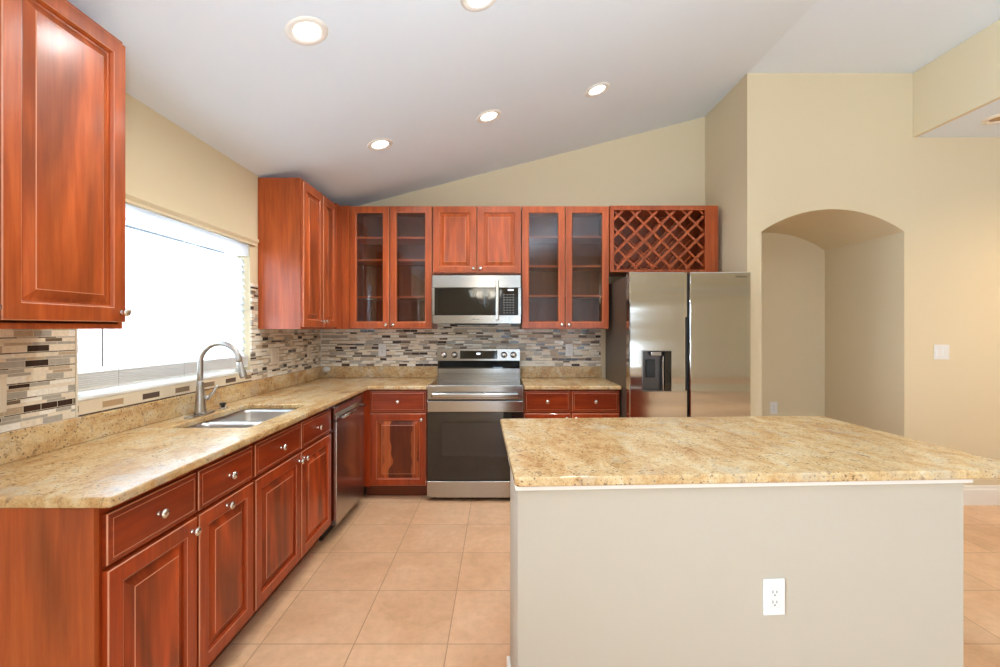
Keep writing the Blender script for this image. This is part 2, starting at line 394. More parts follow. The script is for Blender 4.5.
wf = struct('window_2', mb, M['trim'])  # unseen side window, added and placed for light from the left
MB().box(X1+.02, X1+.028, LY0+.045, LY1-.045, LZ0+.045, LZ1-.045).build('pane', M['glass'], wf)
struct('trim_1', MB().prism([(XW, WZ1), (XW+.018, WZ1), (XW+.018, WZ1+.012), (XW+.03, WZ1+.03), (XW+.03, WZ1+.045), (XW, WZ1+.045)], 'y', 1.72, 3.135), M['wall'])
struct('trim_2', MB().box(X1+.05, XW+.006, WY0, WY1, WZ0-.004, WZ0+.008, .002), M['trim'])   # sill
struct('trim_3', MB().box(XW, XW+.011, WY0-.008, WY0, 1.02, 1.40), M['ivory'])
struct('trim_4', MB().box(XW+.0082, XW+.012, YB-.012, YB-.0082, 1.02, 1.368), M['white'])  # corner bead between tiled walls

# blinds
bl = thing('window_blind', 'white horizontal slat blind lowered over the window above the sink', 'blind', (XW-.035, (WY0+WY1)/2, WZ0))
hy = (WY1-WY0)/2 - .003
MB().box(-.03, .028, -hy, hy, .775, .855, .004).build('valance', M['slat'], bl)
mb = MB(); z = .125; k = 0
while z < .745:
    a = math.radians(66); b2 = bmesh.new()
    hw2 = .0255; P = []
    for j in range(5):
        q = -1+j/2; P.append((q*hw2*math.cos(a) + .0025*(1-q*q)*math.sin(a), q*hw2*math.sin(a) + .0025*(1-q*q)*math.cos(a)*-1))
    A = [b2.verts.new((-px, -hy+.004, z+pz)) for px, pz in P]; B = [b2.verts.new((-px, hy-.004, z+pz)) for px, pz in P]
    for j in range(4):
        f = b2.faces.new((A[j], A[j+1], B[j+1], B[j])); f.smooth = True
    r = bmesh.ops.solidify(b2, geom=list(b2.faces), thickness=.0022)
    mb.add(b2); z += .0435
mb.build('slats', M['slat'], bl)
mb = MB()
for k in range(7): mb.box(-.027, .027, -hy+.004, hy-.004, .048+k*.0085, .0505+k*.0085+.0035)
mb.build('stacked_slats', M['blindwhite'], bl)
MB().box(-.026, .026, -hy+.003, hy-.003, .030, .046, .004).build('bottom_rail', M['blindwhite'], bl)
for y in (-.42, 0, .42): MB().tube([(.030, y, .03), (.030, y, .78)], .0012, 6).build('ladder_cord', M['blindwhite'], bl)
MB().tube([(.034, -.51, .80), (.036, -.51, .125)], .0038, 8).build('tilt_wand', simple('wand_plastic', srgb(150, 150, 150), .3), bl)

# ================================================================== tiles and stone
def t_top(name, mb, mat, label, cat, group=None): return tag(mb.build(name, mat), label, cat, group)
mb = MB().box(XW+.0005, XW+.008, .9, WY0-.008, 1.02, 1.40)
t_top('tile_backsplash', mb, M['mosaic_y'], 'mosaic tile backsplash left of the window, under the nearest wall cabinet', 'backsplash')
mb = MB().box(XW+.0005, XW+.008, WY1+.004, YB-.001, 1.02, 1.369).box(XW+.0005, XW+.008, WY1+.004, 3.164, 1.369, 1.68)
t_top('tile_backsplash', mb, M['mosaic_y'], 'mosaic tile backsplash between the window and the back corner', 'backsplash')
mb = MB().box(XW+.0005, XW+.008, WY0-.008, WY1+.004, 1.02, 1.08)
t_top('tile_border', mb, M['border'], 'single row of cream and brown tiles under the window', 'tile border')
mb = MB().box(XW+.009, .945, YB-.008, YB-.0005, 1.02, 1.415)
t_top('tile_backsplash', mb, M['mosaic_x'], 'mosaic tile backsplash on the back wall behind the range', 'backsplash')

def slab(cells, z0, z1, bev=.006, vb=0):
    b = bmesh.new(); top = []
    for x0, x1, y0, y1 in cells: top.append(b.faces.new([b.verts.new(p) for p in ((x0, y0, z0), (x1, y0, z0), (x1, y1, z0), (x0, y1, z0))]))
    bmesh.ops.remove_doubles(b, verts=b.verts, dist=1e-5)
    r = bmesh.ops.extrude_face_region(b, geom=list(b.faces))
    bmesh.ops.translate(b, vec=(0, 0, z1-z0), verts=[v for v in r['geom'] if isinstance(v, bmesh.types.BMVert)])
    bmesh.ops.recalc_face_normals(b, faces=b.faces)
    ve = [e for e in b.edges if abs(e.verts[0].co.z-e.verts[1].co.z) > .01 and len(e.link_faces) == 2 and e.calc_face_angle(0) > .5]
    if vb:
        bmesh.ops.bevel(b, geom=ve, offset=vb, segments=4, affect='EDGES', profile=.5)
    es = [e for e in b.edges if len(e.link_faces) == 2 and e.calc_face_angle(0) > 1.2 and abs(e.verts[0].co.z-e.verts[1].co.z) < 1e-5]
    bmesh.ops.bevel(b, geom=es, offset=bev, segments=3, affect='EDGES', profile=.5)
    return b
def grid_cells(xs, ys, keep): return [(xs[i], xs[i+1], ys[j], ys[j+1]) for i in range(len(xs)-1) for j in range(len(ys)-1) if keep((xs[i]+xs[i+1])/2, (ys[j]+ys[j+1])/2)]
CZ0, CZ = .885, .915
SX0, SX1, SY0, SY1 = -1.535, -1.165, 2.10, 2.755
xs = [XW+.002, SX0, SX1, -1.05, -.585]; ys = [1.225, SY0, SY1, 3.63, YB-.002]
cells = grid_cells(xs, ys, lambda x, y: not (SX0 < x < SX1 and SY0 < y < SY1) and not (x > -1.05 and y < 3.63))
mb = MB(); mb.add(slab(cells, CZ0, CZ, .007, .014))
t_top('granite_countertop', mb, M['granite'], 'L-shaped speckled gold granite worktop with the sink cut into it', 'countertop')
mb = MB(); mb.add(slab([(.192, .972, 3.63, YB-.002)], CZ0, CZ, .007, .01))
t_top('granite_countertop', mb, M['granite'], 'short granite worktop between the range and the fridge', 'countertop')
t_top('granite_upstand', MB().box(XW+.002, XW+.022, 1.225, YB-.022, CZ+.0005, 1.0195, .002), M['granite'], 'low granite upstand along the window wall behind the sink', 'upstand')
t_top('granite_upstand', MB().box(XW+.002, -.585, YB-.021, YB-.002, CZ+.0005, 1.0195, .002), M['granite'], 'low granite upstand on the back wall left of the range', 'upstand')
t_top('granite_upstand', MB().box(.200, .955, YB-.021, YB-.002, CZ+.0005, 1.0195, .002), M['granite'], 'low granite upstand on the back wall between range and fridge', 'upstand')

# sink
sk = thing('kitchen_sink', 'stainless undermount double bowl sink in the worktop under the window', 'sink', ((SX0+SX1)/2, (SY0+SY1)/2, CZ0))
def bowl(y0, y1, x0, x1, dep):
    b = bmesh.new(); t = .012; rings = []
    for ins, z in ((-.012, -.001), (0, -.001), (.004, -.02), (.010, -dep+.03), (.035, -dep), (.11, -dep-.004)):
        X0, X1, Y0, Y1 = x0+ins, x1-ins, y0+ins, y1-ins; r = .035; pts = []
        for cx, cy, a0 in ((X1-r, Y1-r, 0), (X0+r, Y1-r, PI/2), (X0+r, Y0+r, PI), (X1-r, Y0+r, 1.5*PI)):
            for k in range(5): a = a0+k*PI/8; pts.append((cx+r*math.cos(a), cy+r*math.sin(a), z))
        rings.append([b.verts.new(p) for p in pts])
    for a, c in zip(rings, rings[1:]):
        for i in range(len(a)): f = b.faces.new((a[i], a[(i+1)%len(a)], c[(i+1)%len(a)], c[i])); f.smooth = True
    b.faces.new(rings[-1]); bmesh.ops.recalc_face_normals(b, faces=b.faces)
    for f in b.faces: f.normal_flip()
    return b
wS, hS = (SX1-SX0)/2, (SY1-SY0)/2
for y0, y1 in ((-hS-.004, -.055), (-.030, hS+.004)):
    mb = MB(); mb.add(bowl(y0, y1, -wS-.004, wS+.004, .20)); mb.build('bowl', M['sink_steel'], sk)
    mb = MB(); mb.lathe([(0, 0), (.038, 0), (.042, .003), (.036, .004), (.03, -.004), (0, -.004)], 20, Matrix.Translation((0, (y0+y1)/2, -.200))); mb.build('drain', M['nickel'], sk)

# faucet
fx, fy = -1.588, 2.41
fc = thing('kitchen_faucet', 'brushed nickel gooseneck faucet rising behind the sink', 'faucet', (fx, fy, CZ))
mb = MB(); mb.prism([(.034*math.cos(a)*1.0, .115*math.sin(a)*1.0) for a in [2*PI*i/28 for i in range(28)]], 'z', .0005, .007, .0015); mb.build('deck_plate', M['faucet'], fc)
MB().lathe([(.0, .007), (.029, .007), (.029, .016), (.026, .03), (.024, .08), (.0185, .14), (.0165, .175), (.014, .18), (0, .18)], 24).build('body', M['faucet'], fc)
ra = .104; zc = .276; pts = [(0, 0, .175), (0, 0, .22)]
for i in range(0, 19):
    a = PI - i*PI/18*1.0; pts.append((ra+ra*math.cos(a), 0, zc+ra*math.sin(a)))
MB().tube(pts, .0145, 14).build('spout', M['faucet'], fc)
e = Vector((2*ra, 0, zc)); d2 = Vector((.30, .0, -1)).normalized()
MB().tube([e+d2*-.004, e+d2*.006, e+d2*.05, e+d2*.075, e+d2*.082], [.0145, .016, .0175, .0185, .016], 16).build('spray_head', M['faucet'], fc)
mb = MB(); mb.tube([(.012, .01, .085), (.03, .03, .088)], [.014, .013], 12)
mb.tube([(.026, .026, .088), (.042, .045, .115), (.055, .062, .15)], [.009, .007, .0055], 10); mb.build('lever', M['faucet'], fc)
sb = thing('soap_button', 'small black air switch button right of the faucet base', 'button', (-1.583, 2.60, CZ))
MB().lathe([(0, .0005), (.026, .0005), (.026, .006), (.02, .009), (0, .009)], 20).build('collar', M['faucet'], sb)
MB().lathe([(0, .009), (.012, .009), (.012, .022), (.018, .024), (.018, .034), (0, .036)], 18).build('cap', M['black'], sb)

# ================================================================== cabinets
def knob_mb(x, y, z):
    mb = MB(); m = Matrix.Translation((x, y, z)) @ Matrix.Rotation(PI/2, 4, 'X')
    mb.lathe([(0, 0), (.009, 0), (.0075, .003), (.0055, .008), (.006, .013), (.0145, .017), (.0155, .021), (.0135, .026), (.006, .0285), (0, .029)], 18, m); return mb
def door(parent, x0, x1, z0, z1, knob=None, kind='panel', fm='cherry', pm='cherry_panel', name='door', t=.02, fr=.052):
    w_, h_ = x1-x0, z1-z0
    prof = [(0, -.001), (0, -t+.003), (.003, -t), (fr-.002, -t), (fr, -t+.001), (fr+.006, -t+.008), (fr+.006, -.001)]
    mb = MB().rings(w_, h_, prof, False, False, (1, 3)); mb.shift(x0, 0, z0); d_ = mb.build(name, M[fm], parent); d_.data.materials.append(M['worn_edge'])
    i = fr+.006
    if kind == 'panel':
        p = [(i-.001, -.002), (i-.001, -t+.0125), (i+.008, -t+.0125), (i+.034, -t+.002), (i+.037, -t+.001)]
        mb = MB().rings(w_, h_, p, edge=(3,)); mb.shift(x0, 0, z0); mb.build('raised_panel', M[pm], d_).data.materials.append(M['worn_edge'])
    elif kind == 'glass':
        MB().box(x0+i-.001, x1-i+.001, -.010, -.006, z0+i-.001, z1-i+.001).build('glass_pane', M['cab_glass'], d_)
    if knob: knob_mb(knob[0], -t, knob[1]).build('knob', M['nickel'], d_)
    return d_
def drawer(parent, x0, x1, z0, z1, fm='cherry_dark', t=.02):
    w_, h_ = x1-x0, z1-z0
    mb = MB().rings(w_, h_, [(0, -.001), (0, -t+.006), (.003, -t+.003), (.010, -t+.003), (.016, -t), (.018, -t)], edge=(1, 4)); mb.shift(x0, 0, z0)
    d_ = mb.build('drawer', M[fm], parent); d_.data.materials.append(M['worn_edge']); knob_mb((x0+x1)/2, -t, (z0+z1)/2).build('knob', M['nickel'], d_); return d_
def open_box(w_, dep, z0, z1, top=False, t=.018, back=True, x0=0):
    mb = MB().box(x0, x0+t, 0, dep, z0, z1).box(x0+w_-t, x0+w_, 0, dep, z0, z1).box(x0+t, x0+w_-t, 0, dep, z0, z0+t)
    if back: mb.box(x0+t, x0+w_-t, dep-.012, dep, z0+t, z1)
    if top: mb.box(x0+t, x0+w_-t, 0, dep, z1-t, z1)
    return mb
def base_cabinet(label, loc, rz, w_, dep, x_end=False, fronts=(), group=None):
    c = thing('base_cabinet', label, 'cabinet', loc, rz, group)
    mb = open_box(w_, dep, .105, .8845)
    mb.box(.018, w_-.018, .0, .018, .123, .8845)
    mb.build('carcass', M['cherry_base'], c)
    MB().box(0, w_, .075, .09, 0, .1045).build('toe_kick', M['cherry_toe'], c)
    if x_end:
        MB().box(-.018, -.0005, 0, dep, 0, .8845, .001).build('end_panel', M['cherry_end'], c)
    for f in fronts:
        if f[0] == 'drawer': drawer(c, *f[1:5])
        else: door(c, f[1], f[2], f[3], f[4], f[5], 'panel', 'cherry_base', f[6] if len(f) > 6 else 'cherry_base_panel')
    return c
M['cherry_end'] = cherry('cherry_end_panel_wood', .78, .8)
DZ0, DZ1, FZ0, FZ1 = .12, .70, .715, .858
BX0 = -1.10
base_cabinet('two-drawer cherry base cabinet at the near end of the window run', (BX0, 1.25, 0), PI/2, .755, .585, True,
    [('drawer', .005, .374, FZ0, FZ1), ('drawer', .386, .745, FZ0, FZ1),
     ('door', .005, .374, DZ0, DZ1, (.345, .66)), ('door', .386, .745, DZ0, DZ1, (.55, .672))])
base_cabinet('cherry sink base cabinet between the drawer unit and the dishwasher', (BX0, 2.007, 0), PI/2, .925, .585, False,
    [('drawer', .008, .462, FZ0, FZ1), ('drawer', .474, .905, FZ0, FZ1),
     ('door', .008, .462, DZ0, DZ1, (.437, .66)), ('door', .474, .905, DZ0, DZ1, (.50, .66))])
c = base_cabinet('cherry base cabinet with streaked door in the back corner left of the range', (-1.098, 3.67, 0), 0, .512, .60, False,
    [('drawer', .055, .503, .705, .870), ('door', .055, .503, DZ0-.006, .69, (.468, .645), 'cherry_boards')])
MB().box(0, .0525, -.018, -.001, .105, .8845).build('filler_strip', M['cherry_base'], c)
base_cabinet('cherry base cabinet right of the range with two small drawers', (.190, 3.67, 0), 0, .775, .60, False,
    [('drawer', .006, .374, .705, .870), ('drawer', .390, .765, .705, .870),
     ('door', .006, .374, DZ0, .69, (.345, .655)), ('door', .390, .765, DZ0, .69, (.42, .655))])
# dishwasher
dw = thing('dishwasher', 'stainless dishwasher between the sink cabinet and the back corner', 'dishwasher', (-1.10, 2.937, 0), PI/2)
MB().box(.003, .597, .0, .56, .10, .88).build('tub_body', M['black'], dw)
MB().box(.003, .597, .05, .07, .002, .0995).build('kick_plate', M['black'], dw)
MB().box(.003, .597, -.045, -.0005, .095, .770, .004, 2).build('door', M['dw_steel'], dw)
MB().prism([(-.0005, .776), (-.045, .776), (-.045, .80), (-.028, .82), (-.028, .85), (-.04, .872), (-.0005, .872)], 'x', .003, .597).build('control_panel', M['dw_steel'], dw)
mb = MB().tube([(.05, -.068, .79), (.55, -.068, .79)], .009, 12); mb.tube([(.07, -.046, .79), (.07, -.066, .79)], .007, 8); mb.tube([(.53, -.046, .79), (.53, -.066, .79)], .007, 8)
mb.build('handle', M['steel'], dw)
tag(MB().box(-1.118, -1.1005, 3.545, 3.650, .105, .8845).build('filler_panel', M['cherry_base']), 'narrow cherry filler panel between dishwasher and corner cabinet', 'filler panel')

UZ0, UZ1, UB = 1.37, 2.425, 2.437
def wall_cabinet(name, label, loc, rz, w_, dep, z0, z1, fronts, shelves=(), group=None, xoff=0, mat='cherry'):
    c = thing(name, label, 'cabinet', loc, rz, group)
    H = z1-z0
    open_box(w_, dep, 0, H, True).build('carcass', M[mat], c)
    if shelves is not None:
        MB().box(.018, w_-.018, dep-.016, dep-.0125, .018, H-.018).build('back_panel', M['interior'], c)
        for s in shelves: MB().box(.019, w_-.019, .025, dep-.02, s-z0-.008, s-z0+.008).build('shelf', M['shelf'], c)
    for f in fronts:
        k = f[5]; k = (k[0], k[1]-z0) if k else None
        door(c, f[1], f[2], f[3]-z0, f[4]-z0, k, f[0], 'cherry', 'cherry_panel')
    return c
wall_cabinet('wall_cabinet', 'tall cherry wall cabinet left of the window, nearest the camera', (-1.39, .825, UZ0), PI/2, .85, .298, UZ0, UZ1,
    [('panel', .008, .418, 1.395, 2.405, (.39, 1.43)), ('panel', .427, .842, 1.395, 2.405, (.822, 1.43))], None)
c = wall_cabinet('wall_cabinet', 'cherry corner wall cabinet with plain side between window and back wall', (-1.39, 3.172, UZ0), PI/2, 1.106, .298, UZ0, UZ1,
    [('panel', .008, .352, 1.385, 2.405, (.325, 1.43)), ('panel', .366, .640, 1.385, 2.405, (.39, 1.43))], None)
MB().box(.645, .757, -.018, -.0005, 0, UZ1-UZ0).build('filler_strip', M['cherry'], c)
MB().box(.352, .366, -.004, -.0005, 0, UZ1-UZ0).build('face_stile', M['cherry'], c)
SH = (1.649, 1.972, 2.168)
c = wall_cabinet('wall_cabinet', 'glass-fronted cherry wall cabinet left of the microwave', (-1.300, 3.95, UZ0), 0, .712, .328, UZ0, UB,
    [('glass', .004, .342, 1.378, 2.430, (.316, 1.405)), ('glass', .350, .708, 1.378, 2.430, (.378, 1.405))], SH)
MB().box(-.072, -.001, -.016, .002, 0, UB-UZ0).build('filler_strip', M['cherry'], c)
wall_cabinet('wall_cabinet', 'short two-door cherry wall cabinet directly above the microwave', (-.582, 3.95, 1.846), 0, .766, .328, 1.846, UB,
    [('panel', .006, .378, 1.858, 2.430, (.352, 1.892)), ('panel', .386, .762, 1.858, 2.430, (.412, 1.892))], None)
wall_cabinet('wall_cabinet', 'glass-fronted cherry wall cabinet right of the microwave, beside the wine rack', (.190, 3.95, UZ0), 0, .754, .328, UZ0, UB,
    [('glass', .004, .370, 1.378, 2.430, (.344, 1.405)), ('glass', .378, .750, 1.378, 2.430, (.406, 1.405))], (1.660, 1.918, 2.176))
# wine rack
WR0, WR1 = 1.862, 2.437; H = WR1-WR0
wr = thing('wine_rack', 'cherry lattice wine rack mounted above the fridge', 'wine rack', (.950, 3.95, WR0))
open_box(.935, .328, 0, H, True).build('carcass', M['cherry'], wr)
MB().box(.018, .917, .30, .315, .018, H-.018).build('back_panel', M['interior'], wr)
mb = MB().box(0, .035, -.02, -.0005, 0, H, .002).box(.822, .935, -.02, -.0005, 0, H, .002).box(.0352, .8218, -.02, -.0005, 0, .022, .002).box(.0352, .8218, -.02, -.0005, H-.040, H, .002)
mb.build('face_frame', M['cherry'], wr)
def diag(xmin, xmax, zmin, zmax, y0, y1, sgn, pitch, wd, off):
    mb = MB(); k = -12
    while k < 14:
        c0 = xmin + off + k*pitch
        # line: x = c0 + sgn*(z-zmin)
        pts = []
        a, bb = zmin, zmax
        xa, xb = c0, c0+sgn*(zmax-zmin)
        # clip in x
        def cl(x0, z0, x1, z1):
            tmin, tmax = 0, 1; dx = x1-x0
            for lo, hi in ((xmin, xmax),):
                t0, t1 = (lo-x0)/dx, (hi-x0)/dx
                if t0 > t1: t0, t1 = t1, t0
                tmin, tmax = max(tmin, t0), min(tmax, t1)
            return (tmin, tmax)
        t0, t1 = cl(xa, a, xb, bb)
        if t1-t0 > .04:
            p = Vector((xa+(xb-xa)*t0, 0, a+(bb-a)*t0)); q = Vector((xa+(xb-xa)*t1, 0, a+(bb-a)*t1)); dd = (q-p).normalized(); nn = Vector((-dd.z, 0, dd.x))*wd/2
            mb.prism([((p+nn).x, (p+nn).z), ((q+nn).x, (q+nn).z), ((q-nn).x, (q-nn).z), ((p-nn).x, (p-nn).z)], 'y', y0, y1)
        k += 1
    return mb
lx0, lx1, lz0, lz1 = .035, .82, .034, H-.034
for nm, y, wa, wb in (('front_lattice', .002, .022, .016), ('rear_lattice', .25, .014, .012)):
    mb = diag(lx0, lx1, lz0, lz1, y, y+.009, 1, .150, wa, .03); la = mb.build(nm, M['cherry'], wr)
    diag(lx0, lx1, lz0, lz1, y+.0092, y+.018, -1, .150, wb, .06).build('cross_slats', M['cherry'], la)

# ================================================================== microwave
mw = thing('microwave', 'stainless over-the-range microwave with black glass door', 'microwave', (-.577, 3.86, 1.415))
W_ = .755
MB().box(.002, W_-.002, .03, .40, 0, .413).build('case', M['darkside'], mw)
mb = MB().box(0, W_, 0, .03, .305, .413, .003).box(0, W_, 0, .03, 0, .073, .003).box(0, .022, 0, .03, .0735, .3045).box(.732, W_, 0, .03, .0735, .3045)
mb.build('front_frame', M['steel'], mw)
MB().box(.023, .566, .002, .028, .074, .304, .002).build('door_glass', M['blackglass'], mw)
cp = MB().box(.572, .731, .002, .028, .074, .304, .002).build('control_panel', M['blackglass'], mw)
mb = MB()
for r in range(8):
    for q in range(4): mb.box(.606+q*.026, .618+q*.026, .0008, .002, .090+r*.022, .094+r*.022)
mb.build('key_marks', M['print'], cp)
MB().box(.645, .69, .0008, .002, .280, .292).build('display', M['digit'], cp)
mb = MB().box(.540, .568, -.045, -.028, .03, .365, .006, 2).box(.546, .562, -.028, .001, .045, .07).box(.546, .562, -.028, .001, .325, .35)
mb.build('handle', M['steel'], mw)
MB().box(.19, .56, .05, .30, -.012, -.0005).build('grease_filter', M['black'], mw)
def wordmark(txt, loc, size, parent, mat, name='wordmark'):
    cu = bpy.data.curves.new(name, 'FONT'); cu.body = txt; cu.size = size; cu.extrude = .0004; cu.align_x = 'CENTER'
    o = bpy.data.objects.new(name, cu); C.objects.link(o); bpy.context.view_layer.update()
    dg = bpy.context.evaluated_depsgraph_get(); me = bpy.data.meshes.new_from_object(o.evaluated_get(dg)); bpy.data.objects.remove(o)
    me.materials.clear(); me.materials.append(mat); me.transform(Matrix.Translation(loc) @ Matrix.Rotation(PI/2, 4, 'X'))
    o = bpy.data.objects.new(name, me); C.objects.link(o); o.parent = parent; return o
wordmark('SAMSUNG', (.375, -.0008, .032), .014, mw, M['logo'])

# ================================================================== range
rg = thing('range', 'freestanding stainless electric range with black glass oven door', 'range', (-.578, 3.60, 0))
W_ = .764
MB().box(.004, W_-.004, .045, .63, .03, .895).build('body', M['darkside'], rg)
for x in (.03, W_-.07):
    for y in (.08, .56): MB().box(x, x+.04, y, y+.04, 0, .0295, .004).build('foot', M['black'], rg)
MB().box(.003, W_-.003, .03, .60, .8955, .915, .003).build('cooktop', M['blackglass'], rg)
MB().box(0, W_, .0, .0445, .812, .925, .006, 2).build('front_rail', M['steel'], rg)
dr = MB().box(0, W_, .004, .0445, .170, .712, .003).box(.0, W_, .0, .0445, .7125, .802, .006, 2).build('oven_door', M['blackglass'], rg)
dr.data.materials.append(M['steel'])
for p in dr.data.polygons:
    if p.center.z > .7124: p.material_index = 1
MB().box(.115, W_-.115, .002, .0038, .36, .63, .0005).build('window', M['ovenwin'], dr)
mb = MB().box(.04, W_-.04, -.052, -.032, .832, .868, .008, 3).box(.05, .075, -.033, .001, .838, .862, .003).box(W_-.075, W_-.05, -.033, .001, .838, .862, .003)
mb.build('handle', M['steel'], rg)
MB().box(0, W_, .002, .0445, .034, .164, .004).build('storage_drawer', M['steel'], rg)
bg = MB().prism([(.588, .9155), (.588, .955), (.585, .958), (.585, 1.006), (.66, 1.006), (.66, .9155)], 'x', .004, W_-.004).build('backguard', M['steel'], rg)
MB().prism([(.592, 1.0065), (.592, 1.02), (.578, 1.074), (.66, 1.074), (.66, 1.0065)], 'x', .006, W_-.006).build('vent_strip', M['blackglass'], rg)
cp = MB().prism([(.555, 1.0745), (.545, 1.082), (.549, 1.186), (.60, 1.190), (.66, 1.190), (.66, 1.0745)], 'x', .004, W_-.004).build('control_panel', M['steel'], rg)
def py(z): return .545 + (z-1.082)/(1.186-1.082)*.004
b = bmesh.new()
mb = MB(); mb.prism([(py(1.098)-.002, 1.098), (py(1.172)-.002, 1.172), (py(1.172)+.004, 1.172), (py(1.098)+.004, 1.098)], 'x', .214, .555); mb.build('display', M['blackglass'], cp)
mb = MB(); mb.prism([(py(1.138)-.0035, 1.138), (py(1.152)-.0035, 1.152), (py(1.152)-.002, 1.152), (py(1.138)-.002, 1.138)], 'x', .365, .398); mb.build('clock', M['digit'], cp)
for x in (.067, .163, .614, .701):
    mb = MB(); m = Matrix.Translation((x, py(1.134)+.002, 1.134)) @ Matrix.Rotation(PI/2-.04, 4, 'X')
    mb.lathe([(0, 0), (.029, 0), (.029, .006), (.022, .008), (.020, .026), (.018, .029), (0, .03)], 24, m); mb.build('knob', M['nickel'], cp)

# ================================================================== refrigerator
fr_ = thing('refrigerator', 'stainless side-by-side refrigerator with water dispenser', 'refrigerator', (.972, 3.42, 0))
MB().box(.004, .908, .085, .79, .03, 1.775, .004).build('cabinet', M['darkside'], fr_)
MB().box(.02, .892, .10, .70, 0, .0295).build('base', M['black'], fr_)
MB().box(.02, .892, .05, .0845, .03, .075).build('kick_grille', M['black'], fr_)
def fdoor(x0, x1, cut=None):
    if not cut: return MB().box(x0, x1, 0, .08, .08, 1.80, .008, 3)
    cx0, cx1, cz0, cz1 = cut; b = bmesh.new()
    prof = lambda X0, X1, Z0_, Z1_, y: [b.verts.new(p) for p in ((X0, y, Z0_), (X1, y, Z0_), (X1, y, Z1_), (X0, y, Z1_))]
    R = [prof(x0, x1, .08, 1.80, .08), prof(x0, x1, .08, 1.80, .008), prof(x0+.002, x1-.002, .082, 1.798, .003), prof(x0+.008, x1-.008, .088, 1.792, 0), prof(cx0, cx1, cz0, cz1, 0), prof(cx0, cx1, cz0, cz1, .06)]
    for a, c in zip(R, R[1:]):
        for k in range(4): b.faces.new((a[k], a[(k+1)%4], c[(k+1)%4], c[k]))
    b.faces.new(R[-1]); b.faces.new(R[0]); bmesh.ops.recalc_face_normals(b, faces=b.faces)
    mb = MB(); mb.add(b); return mb
cut = (.095, .318, .900, 1.208)
ld = fdoor(0, .423, cut).build('freezer_door', M['fridge_steel'], fr_)
rd = fdoor(.455, .915).build('fridge_door', M['fridge_steel'], fr_)
MB().box(.424, .454, .03, .0845, .08, 1.79).build('door_gap', M['black'], fr_)
MB().box(.4245, .438, .012, .0295, 1.46, 1.795).build('grip_strip', M['fridge_steel'], fr_)
MB().box(.4245, .438, .012, .0295, .085, .905).build('grip_strip', M['fridge_steel'], fr_)
d_ = MB().rings(.227, .312, [(0, -.001), (.0, -.004), (.006, -.004), (.008, .003)], False, False); d_.shift(.093, 0, .898); dp = d_.build('dispenser', M['steel'], ld)
# dispenser parts hang from the dispenser surround
mb = MB(); b = bmesh.new()
R = [[b.verts.new(p) for p in ((.0975, y, .9025), (.3155, y, .9025), (.3155, y, 1.2055), (.0975, y, 1.2055))] for y in (.002, .058)]
for k in range(4): b.faces.new((R[0][k], R[0][(k+1)%4], R[1][(k+1)%4], R[1][k]))
b.faces.new(R[1]); mb.add(b); mb.build('recess_liner', simple('dispenser_grey', (.11, .10, .095, 1), .3, .7), ld)
MB().box(.268, .314, .006, .056, .904, 1.204, .003).build('side_strip', M['blackglass'], ld)
MB().box(.252, .262, .004, .056, .906, 1.165, .002).build('divider', M['steel'], ld)
MB().box(.165, .245, .006, .056, 1.168, 1.200, .003).build('spout_housing', M['steel'], ld)
MB().box(.140, .210, .040, .052, 1.00, 1.14, .004, 2).build('paddle', M['black'], ld)
wordmark('SAMSUNG', (.842, -.0008, 1.757), .019, rd, M['logo'])

# ================================================================== island
IA = math.radians(2.8); IO = (.045, 1.39, 0)
it = thing('granite_countertop', 'large gold granite worktop on the island in the foreground', 'countertop', (IO[0], IO[1], 0), IA)
mb = MB(); mb.add(slab([(0, 1.69, 0, .925)], CZ0, CZ, .007, .02)); mb.build('slab', M['granite'], it)
pw = thing('island_wall', 'cream painted island half wall facing the camera', 'island', (IO[0], IO[1], 0), IA)
MB().box(.012, 1.478, .030, .36, 0, .868).build('wall_body', M['island'], pw)
mb = MB().box(.004, 1.500, .018, .372, .868, .8845, .003, 2); mb.build('cap_trim', M['trim'], pw)
mb = MB().box(-.002, .0115, .016, .36, 0, .115, .003).box(.0118, 1.478, .016, .0295, 0, .115, .003).box(1.4785, 1.492, .016, .36, 0, .115, .003); mb.build('baseboard', M['trim'], pw)
ic = thing('island_cabinet', 'cherry base cabinet on the kitchen side of the island', 'cabinet', (IO[0], IO[1], 0), IA)
MB().box(.125, 1.475, .3725, .86, .10, .8845).build('carcass', M['cherry_base'], ic)
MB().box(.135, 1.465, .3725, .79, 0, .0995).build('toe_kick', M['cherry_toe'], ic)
for k in range(3):
    x = .13+k*.449
    for nm, z0, z1 in (('door', .12, .70), ('drawer', .715, .865)):
        b2 = MB().rings(.44, z1-z0, [(0, -.001), (0, -.016), (.004, -.02), (.05, -.02), (.058, -.012), (.066, -.012), (.07, -.018)] if nm == 'door' else [(0, -.001), (0, -.014), (.01, -.017), (.018, -.02)])
        b2.bm.transform(Matrix.Translation((x+.44, .86, z0)) @ Matrix.Rotation(PI, 4, 'Z')); d_ = b2.build(nm, M['cherry_base'], ic)
        kb = knob_mb(0, 0, 0); kb.bm.transform(Matrix.Translation((x+.22, .88, z1-.07)) @ Matrix.Rotation(PI, 4, 'Z')); kb.build('knob', M['nickel'], d_)

